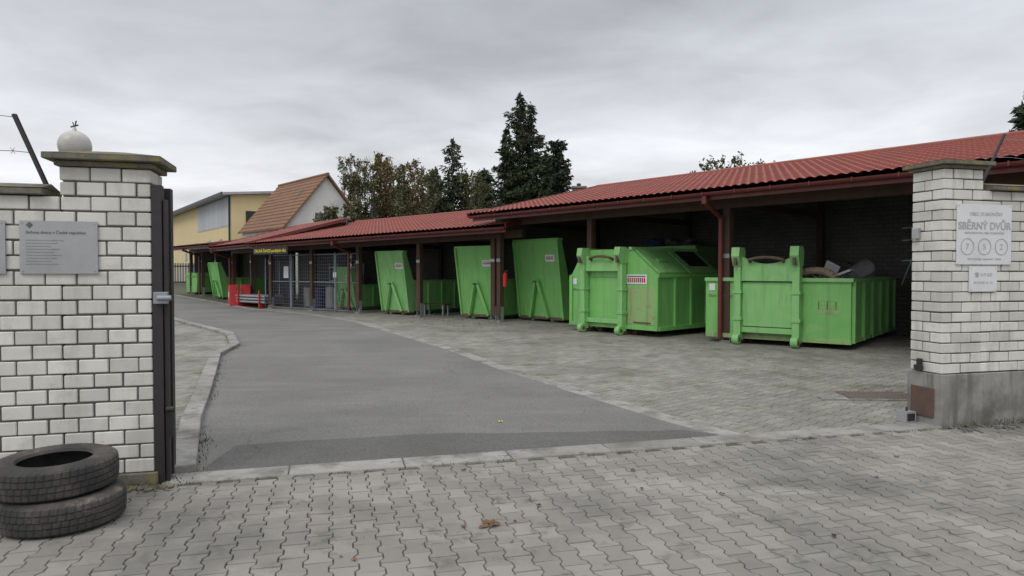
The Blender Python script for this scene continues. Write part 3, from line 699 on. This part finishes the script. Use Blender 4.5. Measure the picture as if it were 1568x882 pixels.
mb=MB(); mb.cyl((3.3,-.35,5.7),(3.3,-.42,5.72),.26,mGreyPl,r1=.30,n=20); mb.cyl((3.3,-.02,5.6),(3.3,-.35,5.7),.03,mGalv); mb.obj('satellite_dish',parent=E)
mb=MB(); mb.box(-.25,.25,-.25,.25,0,5.05,mMortar); mb.box(-.3,.3,-.3,.3,5.05,5.12,mConc); mb.cyl((0,0,5.12),(0,0,5.25),.09,mDark)
mb.obj('chimney',Matrix.Translation((2.75,28.2,0)))
# ------------------------------------------------------------ trees
def leaves(name,C,size,mat,parent,seed,dirs=None,asp=.5):
    rs=np.random.RandomState(seed); n=len(C); C=np.array(C)
    a=rs.normal(0,1,(n,3)); 
    if dirs is not None: a=np.array(dirs)+a*.35
    a/=np.linalg.norm(a,axis=1)[:,None]; b=np.cross(a,rs.normal(0,1,(n,3))); b/=np.linalg.norm(b,axis=1)[:,None]+1e-9
    s=size*rs.uniform(.6,1.4,(n,1)); 
    V=np.stack([C-a*s,C+b*s*asp,C+a*s,C-b*s*asp],1).reshape(-1,3)
    F=[[4*i,4*i+1,4*i+2,4*i+3] for i in range(n)]
    me=bpy.data.meshes.new(name); me.from_pydata(V.tolist(),[],F); me.materials.append(mat); me.update()
    o=bpy.data.objects.new(name,me); COL.objects.link(o); o.parent=parent
def conifer(name,x,y,h,r,seed,dens=1.,mat=mSpruce,power=.8,gap=.0,base=.06,size=.16,irr=.0,tops=()):
    q=random.Random(seed); e=empty(name,Matrix.Translation((x,y,gz(y)))); mb=MB()
    C=[];D=[]
    for (ox,oy,h_,r_) in [(0,0,h,r)]+list(tops):
        mb.cyl((ox*.3,oy*.3,-.1),(ox,oy,h_*.97),.02*h_,mBark,r1=.015,n=8)
        z=h_*base if ox==0 else h_*.45
        ph=q.uniform(0,6)
        while z<h_*.985:
            rad=r_*(1-z/h_)**power*(1+irr*math.sin(z*2.1+ph)+irr*.6*math.sin(z*4.7+ph))+.08; nb=int(5+q.random()*3)
            for k in range(nb):
                if q.random()<gap: continue
                az=q.uniform(0,6.283); L=rad*q.uniform(.5,1.3); up=.35*(z/h_)-.12+q.uniform(-.14,.14)
                dx,dy=math.cos(az),math.sin(az)
                mb.cyl((ox,oy,z),(ox+dx*L,oy+dy*L,z+L*up+.08*L),.025,mBark,r1=.006,n=4,cap=False)
                m=max(3,int(L*9*dens))
                for i in range(m):
                    t=(i+q.random())/m; t=t**.75; wd=.22*L*(1-t)+.08
                    ss=q.uniform(-1,1)*wd
                    C.append((ox+dx*L*t-dy*ss,oy+dy*L*t+dx*ss,z+L*up*t+.12*L*t*t-q.random()*.16)); D.append((dx,dy,up-.4))
                    if q.random()<.75: 
                        ss=q.uniform(-1,1)*wd; C.append((ox+dx*L*t-dy*ss,oy+dy*L*t+dx*ss,z+L*up*t+.12*L*t*t-q.random()*.25)); D.append((dx*.5-dy*.6*ss/wd,dy*.5+dx*.6*ss/wd,-.5))
            z+=h_*.014*q.uniform(.7,1.3)
        for _ in range(8): C.append((ox+q.gauss(0,.04),oy+q.gauss(0,.04),h_*q.uniform(.95,1.0))); D.append((0,0,1))
    mb.obj('trunk_and_limbs',parent=e); leaves('needles',C,size,mat,e,seed,D,.32)
def decid(name,x,y,h,r,seed,mat,nleaf=2500,up=.75,size=.09,base=.12,lv=2,step=.035,tw=.022):
    q=random.Random(seed); e=empty(name,Matrix.Translation((x,y,gz(y)))); mb=MB(); C=[]
    tips=[]
    def br(p,d,L,rad,l):
        p1=p+d*L; mb.cyl(p,p1,rad,mBark,r1=rad*.65,n=4,cap=False)
        tips.append((p+(p1-p)*.3,p1))
        if l==0: return
        for k in range(q.choice([2,3,3])):
            nd=(d+Vector((q.gauss(0,.36),q.gauss(0,.36),q.gauss(.12,.15)))).normalized()
            br(p1,nd,L*q.uniform(.6,.85),rad*.6,l-1)
    z=h*base; mb.cyl((0,0,-.1),(0,0,h*.88),h*.012,mBark,r1=.015,n=7)
    while z<h*.88:
        az=q.uniform(0,6.283); f=math.sin(math.pi*min(1,(z/h)*.75+.2))
        L=r*f*(.6 if lv==2 else .45)*q.uniform(.6,1.25); d=Vector((math.cos(az)*(1-up),math.sin(az)*(1-up),up)).normalized()
        br(Vector((0,0,z)),d,L,tw*1.3,lv); z+=h*step
    for i in range(nleaf):
        a,b=q.choice(tips); t=q.uniform(.2,1.15); p=a+(b-a)*t
        C.append((p.x+q.gauss(0,.07),p.y+q.gauss(0,.07),p.z+q.gauss(0,.07)))
    mb.obj('trunk_and_limbs',parent=e); leaves('leaves',C,size,mat,e,seed,None,.6)
conifer('spruce_tree',.55,48,13.8,3.3,1,1.7,gap=.16,irr=.22,size=.17,tops=[(.8,.2,13.2,2.2),(-.95,.3,11.4,1.8),(1.8,.1,9.6,1.5)])
conifer('thuja_tree',2.85,44,9.8,1.35,3,3.6,mat=mThuja,power=.36,size=.14)
conifer('spruce_tree',-4.0,46,10.3,2.5,4,1.2,gap=.28,irr=.3,tops=[(-1.1,.2,8.2,1.6)])
conifer('spruce_tree',-1.9,47,8.4,2.7,5,1.6,gap=.1,irr=.2)
conifer('spruce_tree',19.3,25.5,8.6,2.0,6,2.0,irr=.15,gap=.1)
for i,(x,t,D,mt,nl,lv) in enumerate([(528,234,47,mLeafG,350,3),(538,228,48,mLeafG,420,3),(549,232,46,mLeafO,420,3),(560,240,47,mLeafG,500,3),(582,222,48,mLeafO,1700,2),(590,236,47,mLeafO,1300,2),(600,245,46,mLeafO,1300,2),(570,252,45,mLeafG,900,3),(620,240,49,mLeafG,900,3),(632,238,47,mLeafO,1000,2),(645,252,46,mLeafO,1000,3),(658,262,44,mLeafG,1500,2),(612,268,44,mLeafG,1300,2),(545,268,45,mLeafG,1300,2),(715,258,46,mLeafG,1500,2),(733,268,44,mLeafG,1700,2)]):
    X=(x-784)/1045*D; h=1.65+(415-t)*D/1045-gz(D); decid('poplar_tree',X,D,h,1.8,20+i,mt,nl*2,up=.82,size=.075,lv=lv)
for i,(X,D,h,nl) in enumerate([(9.3,30,6.6,700),(10.7,31,6.9,600),(7.9,32,6.1,400)]):
    decid('garden_tree',X,D,h,1.6,50+i,mLeafO if i else mLeafG,nl*2,up=.55,size=.08)
decid('shrub',-10.0,40,5.2,1.6,60,mLeafG,3500,up=.5); decid('shrub',-11.0,46,5.6,2.0,61,mLeafG,3000,up=.5)
rs=np.random.RandomState(8); C=[]; 
for i in range(480):
    x=rs.uniform(-11.8,4.4); top=6.6+.7*math.sin(x*1.3)+.5*math.sin(x*3.1+1)-(1.0 if x<-10 else 0)
    z=.6+top*rs.uniform(.25,1.0); r=rs.uniform(.25,.65); n=int(150*r)
    C.append(rs.normal(0,1,(n,3))*np.array([r*.5,r*.6,r*.75])+np.array([x,50+rs.uniform(-1.2,1.2),z]))
C=np.concatenate(C)
e=empty('distant_trees',Matrix.Identity(4)); leaves('foliage',C,.11,mLeafD,e,77,None,.6)
# ------------------------------------------------------------ tyres
def tyre(x,y,z,seed,tilt=0):
    prof=[(.215,-.075),(.225,-.095),(.27,-.105),(.315,-.103),(.348,-.090),(.362,-.078),(.366,-.045),(.356,-.043),(.356,-.037),(.367,-.035),(.368,-.004),(.358,-.003),(.358,.003),(.368,.004),(.367,.035),(.356,.037),(.356,.043),(.366,.045),(.362,.078),(.348,.090),(.315,.103),(.27,.105),(.225,.095),(.215,.075),(.225,.070),(.29,.082),(.335,.06),(.343,0),(.335,-.06),(.29,-.082),(.225,-.070)]
    N=200; k=len(prof); V=[];F=[]
    for i in range(N):
        a=2*math.pi*i/N
        for j,(r,zz) in enumerate(prof):
            rr_=r
            if 5<=j<=18 and r>.36 and (i+ (2 if zz>0.0 else 0))%4==0: rr_=r-.006
            if 3<=j<=4 or 19<=j<=20:
                if i%4==0: rr_=r-.004
            V.append((rr_*math.cos(a+zz*.35),rr_*math.sin(a+zz*.35),zz))
    for i in range(N):
        for j in range(k):
            F.append([i*k+j,((i+1)%N)*k+j,((i+1)%N)*k+(j+1)%k,i*k+(j+1)%k])
    mb=MB(); mb.add(V,F,mTyre)
    o=mb.obj('tyre',Matrix.Translation((x,y,z))@Matrix.Rotation(tilt,4,'X')@Matrix.Rotation(seed,4,'Z')); return o
tyre(-2.97,4.48,.107,0); tyre(-3.03,4.50,.322,1.3,.02)
# ------------------------------------------------------------ small stuff
mb=MB(); q=random.Random(12)
def leaf(mb,x,y,s,mat):
    a=q.uniform(0,6.28); c,s_=math.cos(a),math.sin(a); pts=[(-1,0,.0),(-.5,.45,.25),(0,.35,.1),(.4,.6,.35),(1,0,.15),(.4,-.5,.3),(0,-.35,.05),(-.5,-.5,.3)]
    vs=[(x+(u*c-v*s_)*s,y+(u*s_+v*c)*s,.008+w*s*q.uniform(.5,1.4)) for u,v,w in pts]+[(x,y,.010)]
    mb.add(vs,[(i,(i+1)%8,8) for i in range(8)],mat)
for x,y,s in [(-.15,4.42,.055),(-.11,4.38,.045),(-.18,4.35,.04),(-.31,4.36,.025),(.02,4.45,.02),(-.9,3.85,.02)]: leaf(mb,x,y,s,mBrownLeaf)
for x,y in [(.98,5.12),(1.55,5.0),(.19,4.75),(2.9,5.4),(-.4,5.6),(1.0,5.6),(3.4,6.0),(2.0,4.2)]: leaf(mb,x,y,q.uniform(.02,.035),mWoodD)
leaf(mb,-.13,7.4,.035,mYel)
for _ in range(90): leaf(mb,q.uniform(-3,5),q.uniform(3.5,12),q.uniform(.006,.016),q.choice([mBrownLeaf,mWoodD]))
mb.obj('fallen_leaves')
mb=MB()
def tuft(x,y,n,h):
    for _ in range(n):
        a=q.uniform(0,6.28); xx=x+q.gauss(0,.05);yy=y+q.gauss(0,.04); l=h*q.uniform(.5,1.2); dx,dy=math.cos(a)*.5*l,math.sin(a)*.5*l
        mb.add([(xx-.004,yy,0),(xx+.004,yy,0),(xx+dx*.5+.003,yy+dy*.5,l*.7),(xx+dx,yy+dy,l)],[(0,1,2,3)],mGrass)
for i in range(16): X,Y=G(-8.1+i*.05,-.06+q.gauss(0,.03)); tuft(X,Y,10,.035)
for i in range(40): X,Y=G(.1+i*.13,-.05+q.gauss(0,.03)); tuft(X,Y,14,.06)
for i in range(14): X,Y=G(-7.42+q.gauss(0,.03),.1+i*.1); tuft(X,Y,8,.04)
for i in range(60):
    X,Y=G(q.uniform(-7.3,0),-.045); tuft(X,Y,4,.015)
for (x0,y0),(x1,y1) in zip(lstrip[:4],lstrip[1:5]):
    for i in range(14):
        t=q.random(); tuft(x0+(x1-x0)*t+.13,y0+(y1-y0)*t,5,.03)
mb.obj('weeds')
mb=MB()
for i in range(420):
    t=q.uniform(.0,5); X,Y=G(t,-.04-abs(q.gauss(0,.12))); r=q.uniform(.006,.02)
    mb.box(X-r,X+r,Y-r,Y+r,-.01,r*1.1,mMortar,Matrix.Rotation(q.uniform(0,3),3,(q.random(),q.random(),1)))
for i in range(160):
    X,Y=G(q.uniform(-8.0,-7.4),-.08-abs(q.gauss(0,.05))); r=q.uniform(.006,.022)
    mb.box(X-r,X+r,Y-r,Y+r,-.01,r*1.1,mCap,Matrix.Rotation(q.uniform(0,3),3,(q.random(),q.random(),1)))
mb.obj('gravel')
mGr=M('worn_steel_plate',(.17,.13,.105),(.12,.10,.085),5,.8,.3,30)
mb=MB(); mb.box(-.45,.45,-.28,.28,-.01,.008,mGr); mb.box(-.5,.5,-.34,-.285,-.01,.012,mConc)
for i in range(16): mb.box(-.43+i*.055,-.41+i*.055,-.26,.26,.008,.014,mGr)
mb.box(-.85,-.505,-.34,-.18,-.01,.010,mConc)
mb.obj('drain_grate',frame(4.85,9.0,.99,-.05))
mb=MB(); mb.box(0,.14,0,.13,0,.12,mGreyPl); mb.box(.02,.12,-.004,-.001,.02,.10,mDark); mb.cyl((.07,.06,.12),(.07,.06,.16),.012,mDark)
mb.obj('gate_motor_box',MG@Matrix.Translation((-.2,.25,0)),bevel=.006)
# ------------------------------------------------------------ world, sun, camera
w=bpy.data.worlds.new('World'); sc.world=w; w.use_nodes=True; nt=w.node_tree; bg=nt.nodes['Background']
sun_el,sun_az=math.radians(48),math.radians(-150)
sky=nt.nodes.new('ShaderNodeTexSky'); sky.sky_type='NISHITA'; sky.sun_disc=False; sky.sun_elevation=sun_el; sky.sun_rotation=math.radians(210)
tc=nt.nodes.new('ShaderNodeTexCoord'); sx=nt.nodes.new('ShaderNodeSeparateXYZ'); nt.links.new(tc.outputs['Generated'],sx.inputs[0])
zc=math_(nt,'MAXIMUM',sx.outputs[2],0.0); zd=math_(nt,'ADD',zc,.14)
cb=nt.nodes.new('ShaderNodeCombineXYZ'); nt.links.new(math_(nt,'DIVIDE',sx.outputs[0],zd),cb.inputs[0]); nt.links.new(math_(nt,'DIVIDE',sx.outputs[1],zd),cb.inputs[1])
mp=nt.nodes.new('ShaderNodeMapping'); nt.links.new(cb.outputs[0],mp.inputs[0]); mp.inputs['Rotation'].default_value=(0,0,.3); mp.inputs['Scale'].default_value=(.85,1.0,1); mp.inputs['Location'].default_value=(2.3,.7,0)
n1=noise(nt,.6,4,.45,mp.outputs[0],.5); n2=noise(nt,2.0,6,.55,mp.outputs[0],.4)
nn=math_(nt,'ADD',math_(nt,'MULTIPLY',n1,.66),math_(nt,'MULTIPLY',n2,.34))
cr=nt.nodes.new('ShaderNodeValToRGB'); nt.links.new(zc,cr.inputs[0]); el=cr.color_ramp.elements
for i,(p,v) in enumerate([(0,(.44,.445,.455)),(.14,(.43,.437,.453)),(.22,(.365,.374,.395)),(.36,(.285,.294,.315)),(.6,(.41,.42,.44)),(1,(.80,.81,.83))]):
    if i<2: e_=el[0] if i==0 else el[1]; e_.position=p
    else: e_=el.new(p)
    e_.color=(*v,1)
f=rng_(nt,nn,.36,.64,.74,1.28)
mulc=nt.nodes.new('ShaderNodeVectorMath'); mulc.operation='SCALE'; nt.links.new(cr.outputs[0],mulc.inputs[0]); nt.links.new(math_(nt,'MULTIPLY',f,20.0),mulc.inputs['Scale'])
mx=mixc(nt,.94,sky.outputs[0],mulc.outputs[0]); nt.links.new(mx,bg.inputs[0]); bg.inputs[1].default_value=.1
L=bpy.data.lights.new('sun','SUN'); L.energy=1.0; L.angle=math.radians(25); L.color=(1,.97,.92)
so=bpy.data.objects.new('sun',L); COL.objects.link(so)
d=Vector((math.sin(sun_az)*math.cos(sun_el),math.cos(sun_az)*math.cos(sun_el),math.sin(sun_el)))
so.rotation_euler=d.to_track_quat('Z','Y').to_euler()
cam=bpy.data.cameras.new('cam'); co=bpy.data.objects.new('camera',cam); COL.objects.link(co); sc.camera=co
cam.lens=24; cam.sensor_width=36; cam.clip_end=2000; cam.clip_start=.05
co.location=(0,0,1.65); co.rotation_euler=(math.radians(90-1.42),0,0)
sc.view_settings.view_transform='Standard'; sc.view_settings.look='None'; sc.view_settings.exposure=0
